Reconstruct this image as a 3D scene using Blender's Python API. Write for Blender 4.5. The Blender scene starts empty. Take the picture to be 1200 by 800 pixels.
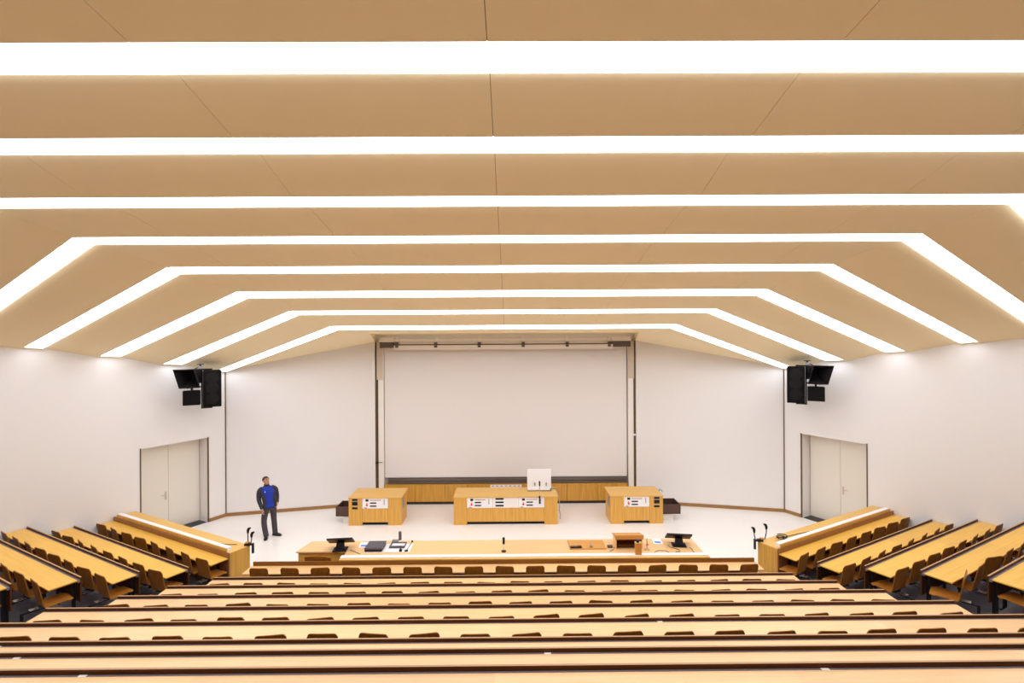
import bpy, bmesh, math, random
from mathutils import Vector, Matrix, Euler
random.seed(7)
C = bpy.context.scene.collection
sin, cos, pi, tan = math.sin, math.cos, math.pi, math.tan

# ------------------------------------------------------------------ materials
def new_mat(name):
    m = bpy.data.materials.new(name); m.use_nodes = True
    nt = m.node_tree; nt.nodes.clear()
    out = nt.nodes.new('ShaderNodeOutputMaterial'); b = nt.nodes.new('ShaderNodeBsdfPrincipled')
    nt.links.new(b.outputs[0], out.inputs[0])
    return m, nt, b

def plain(name, col, rough=.5, metal=0., spec=.5, noise=0., nscale=30., bump=0.):
    m, nt, b = new_mat(name)
    b.inputs['Roughness'].default_value = rough; b.inputs['Metallic'].default_value = metal
    b.inputs['Specular IOR Level'].default_value = spec
    b.inputs['Base Color'].default_value = (*col, 1)
    if noise or bump:
        tc = nt.nodes.new('ShaderNodeTexCoord'); n = nt.nodes.new('ShaderNodeTexNoise')
        n.inputs['Scale'].default_value = nscale; n.inputs['Detail'].default_value = 3
        nt.links.new(tc.outputs['Object'], n.inputs['Vector'])
        r = nt.nodes.new('ShaderNodeMixRGB')
        r.inputs[1].default_value = (*[c*(1-noise) for c in col], 1)
        r.inputs[2].default_value = (*[min(1, c*(1+noise)) for c in col], 1)
        nt.links.new(n.outputs['Fac'], r.inputs[0]); nt.links.new(r.outputs[0], b.inputs['Base Color'])
        if bump:
            bp = nt.nodes.new('ShaderNodeBump'); bp.inputs['Strength'].default_value = bump; bp.inputs['Distance'].default_value = .004
            nt.links.new(n.outputs['Fac'], bp.inputs['Height']); nt.links.new(bp.outputs[0], b.inputs['Normal'])
    return m

def wood(name, col, axis='X', rough=.4, var=.16, boards=0., spec=.5, scale=1.):
    """veneer: fine grain streaks along one axis, and a small change of tone from sheet to sheet"""
    m, nt, b = new_mat(name)
    b.inputs['Roughness'].default_value = rough; b.inputs['Specular IOR Level'].default_value = spec
    tc = nt.nodes.new('ShaderNodeTexCoord'); mp = nt.nodes.new('ShaderNodeMapping')
    s = {'X': (.7, 22, 22), 'Y': (22, .7, 22), 'Z': (22, 22, .7)}[axis]
    mp.inputs['Scale'].default_value = [q*scale for q in s]
    nt.links.new(tc.outputs['Object'], mp.inputs['Vector'])
    n = nt.nodes.new('ShaderNodeTexNoise'); n.inputs['Scale'].default_value = 1.6; n.inputs['Detail'].default_value = 5
    nt.links.new(mp.outputs[0], n.inputs['Vector'])
    r = nt.nodes.new('ShaderNodeValToRGB')
    r.color_ramp.elements[0].position = .32; r.color_ramp.elements[1].position = .68
    r.color_ramp.elements[0].color = (*[c*(1-var) for c in col], 1)
    r.color_ramp.elements[1].color = (*[min(1, c*(1+var*.6)) for c in col], 1)
    nt.links.new(n.outputs['Fac'], r.inputs[0]); last = r.outputs[0]
    if boards:
        sx = nt.nodes.new('ShaderNodeSeparateXYZ'); nt.links.new(tc.outputs['Object'], sx.inputs[0])
        dv = nt.nodes.new('ShaderNodeMath'); dv.operation = 'DIVIDE'; dv.inputs[1].default_value = boards
        nt.links.new(sx.outputs['X'], dv.inputs[0])
        fl = nt.nodes.new('ShaderNodeMath'); fl.operation = 'FLOOR'; nt.links.new(dv.outputs[0], fl.inputs[0])
        oi = nt.nodes.new('ShaderNodeObjectInfo'); ad = nt.nodes.new('ShaderNodeMath'); ad.operation = 'ADD'
        nt.links.new(fl.outputs[0], ad.inputs[0]); nt.links.new(oi.outputs['Random'], ad.inputs[1])
        wn = nt.nodes.new('ShaderNodeTexWhiteNoise'); wn.noise_dimensions = '1D'; nt.links.new(ad.outputs[0], wn.inputs['W'])
        hs = nt.nodes.new('ShaderNodeHueSaturation'); mr = nt.nodes.new('ShaderNodeMapRange')
        mr.inputs['To Min'].default_value = .93; mr.inputs['To Max'].default_value = 1.05
        nt.links.new(wn.outputs['Value'], mr.inputs['Value']); nt.links.new(mr.outputs[0], hs.inputs['Value'])
        nt.links.new(last, hs.inputs['Color']); last = hs.outputs[0]
    nt.links.new(last, b.inputs['Base Color'])
    return m

def emit(name, col, strength):
    m, nt, b = new_mat(name)
    b.inputs['Base Color'].default_value = (.9, .9, .9, 1)
    b.inputs['Emission Color'].default_value = (*col, 1); b.inputs['Emission Strength'].default_value = strength
    return m

M = {}
M['wall'] = plain('painted_plaster', (.805, .780, .770), .75, spec=.25, noise=.012, nscale=9, bump=.03)
M['ceiling'] = plain('ceiling_panel', (.94, .83, .57), .6, spec=.3, noise=.015, nscale=3)
M['floor'] = plain('cream_stone_floor', (.86, .835, .805), .28, spec=.5, noise=.05, nscale=14)
M['carpet'] = plain('dark_grey_step_flooring', (.15, .13, .15), .7, noise=.25, nscale=5)
M['desk'] = wood('pale_beech_laminate', (.82, .50, .22), 'X', .30, .10, 2.6, .75)  # glare on the centre desks is mixed into this paler base colour
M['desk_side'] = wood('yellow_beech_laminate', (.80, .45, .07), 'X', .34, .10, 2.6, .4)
M['desk_edge'] = wood('light_edge_strip', (.45, .25, .12), 'X', .4, .08)
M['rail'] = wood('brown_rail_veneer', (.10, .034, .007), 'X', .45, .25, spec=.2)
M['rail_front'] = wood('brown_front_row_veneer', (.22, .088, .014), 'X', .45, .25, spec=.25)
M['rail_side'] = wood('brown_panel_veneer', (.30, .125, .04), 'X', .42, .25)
M['channel'] = plain('grey_cable_channel', (.19, .155, .165), .5)
M['shell'] = wood('brown_plywood', (.33, .122, .016), 'Z', .45, .22, spec=.2)
M['shell_seat'] = wood('brown_plywood_seat', (.35, .132, .018), 'Y', .45, .22, spec=.25)
M['oak'] = wood('yellow_oak', (.69, .37, .07), 'Z', .42, .16)
M['oak_top'] = wood('yellow_oak_top', (.74, .44, .11), 'X', .38, .12)
M['oak_panel'] = wood('golden_oak_panel', (.58, .30, .045), 'Z', .42, .22)
M['orange'] = wood('orange_wood', (.62, .28, .055), 'X', .4, .15)
M['brownbase'] = wood('brown_skirting', (.33, .17, .05), 'X', .45, .15)
M['black'] = plain('black_plastic', (.009, .008, .009), .45, spec=.3)
M['speaker'] = plain('black_speaker_paint', (.006, .005, .005), .7, spec=.12)
M['cone'] = plain('speaker_cone', (.011, .009, .010), .65, spec=.15)
M['blackm'] = plain('black_steel', (.016, .015, .017), .35, .3)
M['darkgrey'] = plain('dark_grey_plastic', (.085, .075, .09), .45)
M['grey'] = plain('mid_grey_metal', (.32, .30, .31), .4, .4)
M['chrome'] = plain('chrome_steel', (.72, .71, .70), .2, .95)
M['white'] = plain('white_laminate', (.86, .85, .86), .35)
M['whitem'] = plain('white_painted_metal', (.84, .80, .76), .45)
M['board'] = plain('white_projection_board', (.80, .765, .75), .55, spec=.3)
M['bronze'] = plain('bronze_anodised', (.13, .082, .03), .45, .3)
M['railgrey'] = plain('brown_grey_rail', (.145, .115, .095), .45, .3)
M['doorp'] = plain('cream_door_paint', (.80, .755, .67), .5)
M['darkbin'] = plain('dark_brown_plastic', (.085, .042, .030), .5)
M['binblack'] = plain('near_black_brown', (.03, .016, .014), .5)
M['beige'] = plain('beige_metal', (.62, .53, .42), .5)
M['red'] = plain('red_plastic', (.75, .055, .03), .35)
M['redink'] = plain('faded_red_print', (.55, .28, .22), .6)
M['blue'] = plain('blue_print', (.12, .25, .75), .5)
M['paper'] = plain('white_paper', (.88, .87, .86), .8)
M['mat'] = plain('dark_doormat', (.06, .055, .052), .9, noise=.2, nscale=60)
M['lampface'] = emit('luminous_diffuser', (1., 1.08, 1.20), 4.5)
M['skin'] = plain('skin', (.50, .265, .16), .5)
M['hair'] = plain('black_hair', (.012, .010, .009), .6)
M['jacket'] = plain('royal_blue_fabric', (.006, .030, .36), .8, noise=.15, nscale=12)
M['sleeve'] = plain('charcoal_fabric', (.030, .030, .040), .85, noise=.15, nscale=12)
M['trouser'] = plain('dark_slate_fabric', (.050, .042, .052), .85, noise=.15, nscale=12)
M['shoe'] = plain('black_leather', (.012, .010, .010), .5)
M['eye'] = plain('dark_eye', (.01, .008, .007), .3)
M['teal'] = plain('teal_plastic', (.05, .22, .25), .4)

# ------------------------------------------------------------------ mesh helpers
class MB:
    """collects shapes into one bmesh; build() links it as ONE mesh object"""
    def __init__(s): s.bm = bmesh.new(); s.T = Matrix.Identity(4)
    def _add(s, vs, fs):
        v = [s.bm.verts.new(s.T @ Vector(p)) for p in vs]
        out = []
        for f in fs:
            try: out.append(s.bm.faces.new([v[i] for i in f]))
            except ValueError: pass
        return v, out
    def box(s, x0, x1, y0, y1, z0, z1, bev=0., seg=2):
        vs = [(x, y, z) for z in (z0, z1) for y in (y0, y1) for x in (x0, x1)]
        v, f = s._add(vs, [(0,2,3,1),(4,5,7,6),(0,1,5,4),(2,6,7,3),(0,4,6,2),(1,3,7,5)])
        if bev:
            e = {e for q in f for e in q.edges}
            bmesh.ops.bevel(s.bm, geom=list(e), offset=bev, segments=seg, affect='EDGES', profile=.5)
        return s
    def prism(s, poly, z0, z1, bev=0.):
        n = len(poly)
        if callable(z0): vs = [(p[0], p[1], z0(p)) for p in poly]
        else: vs = [(p[0], p[1], z0) for p in poly]
        vs += [(p[0], p[1], z1(p) if callable(z1) else z1) for p in poly]
        fs = [tuple(range(n-1, -1, -1)), tuple(range(n, 2*n))] + [(i, (i+1) % n, n+(i+1) % n, n+i) for i in range(n)]
        v, f = s._add(vs, fs)
        if bev:
            e = {e for q in f for e in q.edges}
            bmesh.ops.bevel(s.bm, geom=list(e), offset=bev, segments=2, affect='EDGES', profile=.5)
        return s
    def hexa(s, a, b, mats=None):
        """solid between two four-point loops"""
        v, f = s._add(list(a)+list(b), [(3,2,1,0),(4,5,6,7)]+[(i,(i+1)%4,4+(i+1)%4,4+i) for i in range(4)])
        for q, m in zip(f, mats or [0]*6): q.material_index = m
        return s
    def tube(s, pts, r, n=8, cap=True):
        pts = [Vector(p) for p in pts]; rs = r if isinstance(r, (list, tuple)) else [r]*len(pts)
        rings = []; up = None
        for i, p in enumerate(pts):
            d = (pts[min(i+1, len(pts)-1)]-pts[max(i-1, 0)]).normalized()
            if up is None: up = Vector((0,0,1)) if abs(d.z) < .9 else Vector((1,0,0))
            a = d.cross(up)
            if a.length < 1e-5: a = d.cross(Vector((0,1,0)))
            a.normalize(); b = a.cross(d).normalized(); up = b
            rings.append([p+(a*cos(2*pi*k/n)+b*sin(2*pi*k/n))*rs[i] for k in range(n)])
        vs = [q for ring in rings for q in ring]; fs = []
        for i in range(len(pts)-1):
            for k in range(n): fs.append((i*n+k, i*n+(k+1) % n, (i+1)*n+(k+1) % n, (i+1)*n+k))
        if cap: fs += [tuple(range(n-1, -1, -1)), tuple((len(pts)-1)*n+k for k in range(n))]
        s._add(vs, fs); return s
    def cyl(s, x, y, z0, z1, r, n=20, r2=None):
        return s.tube([(x,y,z0),(x,y,z1)], [r, r if r2 is None else r2], n)
    def ball(s, c, r, sc=(1,1,1), u=14, v=9):
        t = s.T @ Matrix.Translation(c) @ Matrix.Diagonal((sc[0]*r, sc[1]*r, sc[2]*r, 1))
        bmesh.ops.create_uvsphere(s.bm, u_segments=u, v_segments=v, radius=1, matrix=t); return s
    def sheet(s, fn, nu, nv, th):
        """two-sided sheet of thickness th: fn(a,b) -> (point, normal), a and b in 0..1"""
        P = [[fn(i/nu, j/nv) for j in range(nv+1)] for i in range(nu+1)]
        vs = [Vector(P[i][j][0])+Vector(P[i][j][1])*th/2*sg for sg in (1,-1) for i in range(nu+1) for j in range(nv+1)]
        K = (nu+1)*(nv+1); ix = lambda i, j, k: k*K+i*(nv+1)+j; fs = []
        for i in range(nu):
            for j in range(nv):
                fs.append((ix(i,j,0), ix(i+1,j,0), ix(i+1,j+1,0), ix(i,j+1,0)))
                fs.append((ix(i,j+1,1), ix(i+1,j+1,1), ix(i+1,j,1), ix(i,j,1)))
        for i in range(nu):
            fs.append((ix(i,0,1), ix(i+1,0,1), ix(i+1,0,0), ix(i,0,0))); fs.append((ix(i,nv,0), ix(i+1,nv,0), ix(i+1,nv,1), ix(i,nv,1)))
        for j in range(nv):
            fs.append((ix(0,j,0), ix(0,j+1,0), ix(0,j+1,1), ix(0,j,1))); fs.append((ix(nu,j,1), ix(nu,j+1,1), ix(nu,j+1,0), ix(nu,j,0)))
        s._add(vs, fs); return s
    def mesh(s, name, mat, smooth=False):
        bmesh.ops.recalc_face_normals(s.bm, faces=s.bm.faces[:])
        me = bpy.data.meshes.new(name); s.bm.to_mesh(me); s.bm.free()
        for m in (mat if isinstance(mat, (list, tuple)) else [mat]): me.materials.append(m)
        if smooth:
            me.polygons.foreach_set('use_smooth', [True]*len(me.polygons))
            try: me.set_sharp_from_angle(angle=math.radians(38))
            except Exception: pass
        return me
    def build(s, name, mat, parent=None, smooth=False, label=None):
        o = bpy.data.objects.new(name, s.mesh(name, mat, smooth)); C.objects.link(o)
        if parent: o.parent = parent
        if label: o['label'] = label
        return o

def thing(name, label, cat, loc=(0,0,0), rz=0., group=None):
    o = bpy.data.objects.new(name, None); C.objects.link(o); o.empty_display_size = .1
    o.location = loc; o.rotation_euler = (0,0,rz)
    return tag(o, label, cat, group)
def tag(o, label, cat, group=None):
    o['label'] = label; o['category'] = cat
    if group: o['group'] = group
    return o
def structure(o):
    o['kind'] = 'structure'; return o
def copy_tree(o, parent=None):
    c = o.copy(); C.objects.link(c)
    if parent: c.parent = parent
    for ch in list(o.children): copy_tree(ch, c)
    return c
ORD = ['zeroth','first','second','third','fourth','fifth','sixth','seventh','eighth','ninth','tenth','eleventh','twelfth',
       'thirteenth','fourteenth','fifteenth','sixteenth','seventeenth','eighteenth','nineteenth','twentieth','twenty-first','twenty-second']

# ------------------------------------------------------------------ survey of the hall (metres)
CAM = Vector((.140, 0, 5.594)); F_PX = 580.
TH = .4949                       # the side blocks and side walls are turned by this angle
SX, SY, TW = 6.381, 10.454, 4.997
def S(sg, t, u, z=0.):
    """point in the right (sg=1) or left (sg=-1) side block: t along its rows towards the wall, u away from the stage"""
    return Vector((sg*(SX+cos(TH)*t+sin(TH)*u), SY+sin(TH)*t-cos(TH)*u, z))
def side_frame(sg):              # local x along the row, local y towards the stage
    return sg*TH
CORNER_U = -3.652
CY1, PITCH = 10.387, .833        # first row of seats, row spacing
def ridge_y(k): return 10.95 if k == 1 else 10.187-(k-2)*PITCH
FLOOR_C = {1: 0., **{k: .08+.241*(k-2) for k in range(2, 8)}, 8: 1.67, 9: 2.035, 10: 2.40, 11: 2.76, 12: 3.13, 13: 3.5, 14: 3.86}
FLOOR_S = {1: .178, 2: .30, 3: .578, 4: .853, 5: 1.12, 6: 1.39, 7: 1.68, 8: 2.02, 9: 2.38, 10: 2.74}
def ridge_u(k): return -.58 if k == 1 else .29+.89*(k-2)

# ------------------------------------------------------------------ floors
b = MB(); b.prism([(-19,-5.5),(19,-5.5),(19,18),(-19,18)], -.35, 0.)
structure(b.build('floor', M['floor']))
for k in range(2, 15):
    ya, yb = ridge_y(k)+.02, (ridge_y(k+1)+.02 if k < 14 else -5.4)
    hw = lambda y: 6.15+.54*(10.36-y)+.9
    b = MB(); b.prism([(-hw(ya),ya),(-hw(yb),yb),(hw(yb),yb),(hw(ya),ya)], -.02, FLOOR_C[k])
    structure(b.build('floor', M['carpet']))
for sg in (-1, 1):
    for k in range(1, 11):
        ua, ub = (-.56 if k == 1 else ridge_u(k)-.02), (ridge_u(k+1)-.02 if k < 10 else 18.)
        q = [S(sg, -.2, ua), S(sg, TW+.1, ua), S(sg, TW+.1, ub), S(sg, -.2, ub)]
        b = MB(); b.prism([(p.x, p.y) for p in q], -.03, FLOOR_S[k]); structure(b.build('floor', M['carpet']))

# ------------------------------------------------------------------ walls, doors, skirting
DOOR_A, DOOR_B, DOOR_H = -3.08, -1.224, 2.64
for sg, side in ((-1, 'left'), (1, 'right')):
    b = MB()
    def slab(u0, u1, z0, z1, t0=TW, t1=TW+.5):
        q = [S(sg,t0,u0), S(sg,t1,u0), S(sg,t1,u1), S(sg,t0,u1)]
        b.prism([(p.x,p.y) for p in q], z0, z1)
    slab(CORNER_U-.05, DOOR_A, -.3, 6.2); slab(DOOR_A, DOOR_B, DOOR_H, 6.2); slab(DOOR_B, 16.6, -.3, 8.6)
    structure(b.build('wall_'+side, M['wall']))
    # front wing wall, from the corner to the projection bay
    c = S(sg, TW, CORNER_U); e = Vector((sg*4.52, 17.07, 0))
    d = (e-c).normalized(); n = Vector((-d.y, d.x, 0)) * (1 if (Vector((-d.y, d.x, 0)).y > 0) else -1)
    a0 = c-d*.2; b = MB()
    b.prism([(a0.x,a0.y),(e.x,e.y),(e.x+n.x*.25,e.y+n.y*.25),(a0.x+n.x*.25,a0.y+n.y*.25)], -.3, 6.2)
    structure(b.build('wall_front_'+side, M['wall']))
    # brown skirting along the wing and round the corner to the door
    b = MB()
    p0, p1 = c-n*.0, e
    b.prism([(p0.x,p0.y),(p1.x,p1.y),(p1.x-n.x*.018,p1.y-n.y*.018),(p0.x-n.x*.018,p0.y-n.y*.018)], 0., .105)
    q = [S(sg,TW,CORNER_U), S(sg,TW,DOOR_A-.03), S(sg,TW-.018,DOOR_A-.03), S(sg,TW-.018,CORNER_U)]
    b.prism([(p.x,p.y) for p in q], 0., .105)
    structure(b.build('baseboard_front_'+side, M['brownbase']))
    b = MB(); g = S(sg, TW-.012, CORNER_U+.012); b.cyl(g.x, g.y, .105, 4.66, .015, 8)
    structure(b.build('trim_1' if sg < 0 else 'trim_2', M['bronze']))
    # double door in its recess
    dr = bpy.data.objects.new('door_1' if sg < 0 else 'door_2', None); C.objects.link(dr); structure(dr)
    TD = TW+.43; um = (DOOR_A+DOOR_B)/2
    for u0, u1 in ((DOOR_A+.02, um-.004), (um+.004, DOOR_B-.02)):
        b = MB(); q = [S(sg,TD,u0), S(sg,TD+.05,u0), S(sg,TD+.05,u1), S(sg,TD,u1)]
        b.prism([(p.x,p.y) for p in q], .01, DOOR_H-.02, .004); b.build('door_leaf', M['doorp'], dr)
    b = MB()
    for u0, u1, t0, t1 in ((DOOR_A-.024, DOOR_A+.006, TW-.012, TW+.03), (DOOR_B-.006, DOOR_B+.024, TW-.012, TW+.03)):
        q = [S(sg,t0,u0), S(sg,t1,u0), S(sg,t1,u1), S(sg,t0,u1)]; b.prism([(p.x,p.y) for p in q], 0, DOOR_H+.02)
    b.build('door_frame', M['bronze'], dr)
    b = MB(); b.prism([(p.x,p.y) for p in (S(sg,TD-.01,DOOR_A), S(sg,TD+.06,DOOR_A), S(sg,TD+.06,DOOR_B), S(sg,TD-.01,DOOR_B))], DOOR_H-.025, DOOR_H); b.build('door_head', M['doorp'], dr)
    uh = um+.075; pa = S(sg,TD,uh,1.05); b = MB()
    q = [S(sg,TD-.008,uh-.025), S(sg,TD,uh-.025), S(sg,TD,uh+.025), S(sg,TD-.008,uh+.025)]; b.prism([(p.x,p.y) for p in q], .93, 1.17)
    b.tube([S(sg,TD,uh,1.09), S(sg,TD-.055,uh,1.09), S(sg,TD-.06,uh+.02,1.09), S(sg,TD-.06,uh+.15,1.085)], .011, 8)
    b.build('door_handle', M['beige'], dr)
    b = MB(); q = [S(sg,TW+.02,DOOR_A+.03), S(sg,TD-.02,DOOR_A+.03), S(sg,TD-.02,DOOR_B-.03), S(sg,TW+.02,DOOR_B-.03)]
    b.prism([(p.x,p.y) for p in q], 0., .012)
    tag(b.build('doormat', M['mat']), 'dark doormat on the floor of the %s door recess' % side, 'doormat')
b = MB(); b.box(-4.6, 4.6, 17.32, 17.55, -.3, 6.3); b.box(-4.75, -4.5, 17.05, 17.55, -.3, 6.3); b.box(4.5, 4.75, 17.05, 17.55, -.3, 6.3)
structure(b.build('wall_front', M['wall']))
b = MB(); b.box(-19.5, 19.5, -3.2, -2.9, -.3, 8.8); structure(b.build('wall_back', M['wall']))

# ------------------------------------------------------------------ ceiling: panels and luminous strips
#  fold x,  near y, z,     far y, z,   slope of the side arm, width of the arm
STRIPS = [(7.20, 3.36,7.64, 3.80,7.65, .225,.40), (6.90, 4.62,7.515, 5.05,7.515, .225,.40), (6.50, 5.87,7.33, 6.27,7.306, .228,.38),
          (6.29, 7.33,7.175, 7.717,7.133, .232,.36), (5.917, 8.80,6.955, 9.17,6.875, .234,.35), (5.49, 10.25,6.665, 10.71,6.563, .239,.47),
          (5.05, 11.72,6.355, 12.26,6.281, .247,.54), (4.61, 13.19,6.039, 13.75,5.938, .256,.40)]
BACK = [(8.3,-1.75,8.1,-1.35,8.1,.2,.4), (8.0,-.55,8.0,-.15,8.0,.2,.4)]  # unseen strips behind the camera, added for the hall's light
def wall_pt(u, z): p = S(1, TW+.03, u); return Vector((p.x, p.y, z))
def lines_of(st):
    """near and far edge of a strip: fold point and wall point on the right side"""
    x, ya, za, yb, zc, sl, w_ = st
    t = (x-SX)*cos(TH)+(ya-SY)*sin(TH); u = (x-SX)*sin(TH)-(ya-SY)*cos(TH); zw = za-sl*(TW+.03-t)
    return (Vector((x,ya,za)), wall_pt(u, zw)), (Vector((x,yb,zc)), wall_pt(u-w_, zw-.04))
allst = BACK+STRIPS
LN = [(Vector((9.0,-3.0,8.1)), Vector((17.0,1.2,7.1)))]
for st in allst: LN += list(lines_of(st))
ceil = MB(); TK = .05
def up(p, h=TK): return Vector((p[0], p[1], p[2]+h))
def mir(p, sg): return Vector((sg*p[0], p[1], p[2]))
def lerp(p, q, f): return p+(q-p)*f
SEAMS = [0., 2.42, 4.84]
def joint(p, q, w):
    x = Vector((w, 0, 0)); d = Vector((0,0,.008)); r = [p-x+d, p+x+d, q+x+d, q-x+d]; ceil.hexa(r, [up(v, .03) for v in r], [1]*6)
def panel(A0, A1, B0, B1):
    """centre and side panels between cross lines A (near) and B (far); 4 mm joints show as fine dark lines"""
    g = .0025
    for sg in (-1, 1):
        xs = [0., 2.42, 4.84]
        for i, x0 in enumerate(xs):
            if x0 < min(A0.x, B0.x): joint(Vector((sg*x0,A0.y,A0.z)), Vector((sg*x0,B0.y,B0.z)), .012)
            nx = xs[i+1]-g if i+1 < len(xs) else 1e9
            ea, eb = min(nx, A0.x-g), min(nx, B0.x-g)
            if ea-x0 < .01 and eb-x0 < .01: continue
            xa = [min(x0+g, ea-.001), ea]; xb = [min(x0+g, eb-.001), eb]
            q = [(sg*xa[0],A0.y,A0.z), (sg*xa[1],A0.y,A0.z), (sg*xb[1],B0.y,B0.z), (sg*xb[0],B0.y,B0.z)]
            ceil.hexa(q, [up(p) for p in q])
        joint(mir(A0, sg), mir(B0, sg), .02)
        dA = (A1-A0).normalized(); dB = (B1-B0).normalized()
        q = [mir(A0+dA*g, sg), mir(A1, sg), mir(B1, sg), mir(B0+dB*g, sg)]
        ceil.hexa(q, [up(p) for p in q])
for i in range(0, len(LN), 2):
    if i+1 < len(LN):
        A, B = LN[i], LN[i+1]; e = Vector((0,0,.04 if i else 0)); f = Vector((0,0,-.012)); panel(A[0]+e, A[1]+e, B[0]+f, B[1]+f)
# last bay: from the front strip to the front wall, open above the projection bay
zb = lambda x, y: 5.938-.105*(y-13.75)
cor = S(1, TW, CORNER_U, 4.70)
f8, w8 = LN[-1][0]+Vector((0,0,.03)), LN[-1][1]+Vector((0,0,.03))
for sg in (-1, 1):
    ww = Vector((4.5, 17.12, 5.59)); hole = Vector((3.97, 14.65, zb(0,14.65)))
    cr = Vector((cor.x+.05, cor.y+.05, cor.z))
    a = Vector((f8.x, f8.y, f8.z)); tri = [(a, w8, cr), (a, cr, ww), (a, ww, hole), (a, hole, Vector((0,14.65,hole.z))), (a, Vector((0,14.65,hole.z)), Vector((0,f8.y,f8.z)))]
    for t in tri:
        q = [mir(p, sg) for p in t]; n = 3
        ceil._add(list(q)+[up(p) for p in q], [(2,1,0),(3,4,5),(0,1,4,3),(1,2,5,4),(2,0,3,5)])
    # sides of the recess over the projection bay
    q = [mir(p, sg) for p in (hole, ww, Vector((4.5,17.12,6.05)), Vector((3.97,14.65,6.05)))]
    q2 = [p+Vector((sg*.05,0,0)) for p in q]; ceil.hexa(q, q2)
ceil.box(-3.97, 3.97, 14.63, 14.66, 5.815, 6.05); ceil.box(-4.6, 4.6, 14.6, 17.4, 6.05, 6.1)
for st in STRIPS:       # ceiling lip added at the strips' wall ends to shield the wall from glow
    A, B = lines_of(st); dA = (A[1]-A[0]).normalized(); dB = (B[1]-B[0]).normalized(); dn = Vector((0,0,-.012))
    for sg in (-1, 1):
        q = [mir(p+dn, sg) for p in (A[1]-dA*.15, A[1], B[1], B[1]-dB*.15)]; ceil.hexa(q, [up(p, .06) for p in q])
structure(ceil.build('ceiling', [M['ceiling'], M['bronze']]))
names = ['first and nearest', 'second', 'third', 'fourth', 'fifth', 'sixth', 'seventh', 'eighth and farthest']
for k, st in enumerate(allst):
    A, B = lines_of(st); _x, ya, za, yb, zc, sl, _w = st
    lab = ('luminous ceiling strip behind the viewpoint over the rear rows' if k < 2 else
           '%s luminous strip crossing the ceiling, counted from the top of the photo' % names[k-2])
    t = thing('ceiling_light', lab, 'ceiling light', (0, (ya+yb)/2, (za+zc)/2), 0, 'luminous ceiling strips')
    o_ = Vector(t.location); g = .006
    fm = [0, 1, 1, 1, 1 if k == len(allst)-1 else 0, 1]
    def pc(v): return v-o_
    b = MB(); q = [Vector((-(A[0].x-.01),ya+g,za)), Vector((A[0].x-.01,ya+g,za)), Vector((B[0].x-.01,yb-g,zc)), Vector((-(B[0].x-.01),yb-g,zc))]
    b.hexa([pc(p) for p in q], [pc(up(p, .06)) for p in q], fm); b.build('diffuser', [M['lampface'], M['whitem']], t)
    if k >= 2:
        for sg in (-1, 1):
            dA = (A[1]-A[0]).normalized(); dB = (B[1]-B[0]).normalized(); w = (B[0]-A[0]).normalized()*g
            wa, wb = A[1]-dA*.15, B[1]-dB*.15
            q = [mir(p, sg) for p in (A[0]+dA*.012+w, wa+w, wb-w, B[0]+dB*.012-w)]
            b = MB(); b.hexa([pc(p) for p in q], [pc(up(p, .06)) for p in q], fm); b.build('diffuser', [M['lampface'], M['whitem']], t)

# ------------------------------------------------------------------ chairs
CH_W = .195
def make_chair():
    root = thing('lecture_chair', 'x', 'chair')
    def ztop(x):
        r = .055; a = abs(x)-(CH_W-r)
        return .88-r+math.sqrt(max(r*r-a*a, 0)) if a > 0 else .88
    def back(a, bb):
        x = (a*2-1)*CH_W; z0 = .475; z1 = ztop(x*.999); z = z0+(z1-z0)*bb
        y = .075-.075*((z-z0)/(.88-z0))**1.15+.22*x*x
        return (x, y-.0, z), Vector((0, .98, .18)).normalized()
    b = MB(); b.sheet(back, 20, 6, .013); b.build('backrest', M['shell'], root, True)
    def seat(a, bb):
        x = (a*2-1)*CH_W; r = .05; ax = abs(x)-(CH_W-r)
        ye = .47-r+math.sqrt(max(r*r-ax*ax, 0)) if ax > 0 else .47
        s_ = bb
        if s_ < .3:                        # the bend that rises into the backrest
            th = (1-s_/.3)*1.25; y = .125-.05*sin(th); z = .435+.055*(1-cos(th)); nn = Vector((0, sin(th), cos(th)))
            y += .22*x*x*(1-s_/.3)
        else:
            f = (s_-.3)/.7; y = .125+(ye-.125)*f; z = .435+.012*sin(pi*f*.5)-.016*max(0, f-.8)/.2*(f-.8)/.2; nn = Vector((0,0,1))
        return (x, y, z), nn
    b = MB(); b.sheet(seat, 12, 16, .013); b.build('seat', M['shell_seat'], root, True)
    b = MB(); b.box(-.10, .10, .10, .32, .400, .424, .004); b.box(-.022, .022, -.15, .25, .372, .402, .004); b.build('support_arm', M['blackm'], root)
    b = MB(); b.box(-.022, .022, -.160, -.120, .0, .40, .003); b.box(-.05, .05, -.163, -.09, .001, .012); b.build('post', M['blackm'], root)
    b = MB(); b.box(-.07, .07, .05, .10, .405, .418); b.box(-.05, .05, -.05, .05, .402, .412); b.build('swivel_plate', M['chrome'], root)
    return root
proto = make_chair(); used = [False]
def put_chair(loc, rz, label, group):
    o = proto if not used[0] else copy_tree(proto)
    used[0] = True
    o.location = loc; o.rotation_euler = (0,0,rz); o['label'] = label; o['group'] = group
    return o
def pxx(p): return 600+F_PX*(p.x-CAM.x)/p.y

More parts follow.
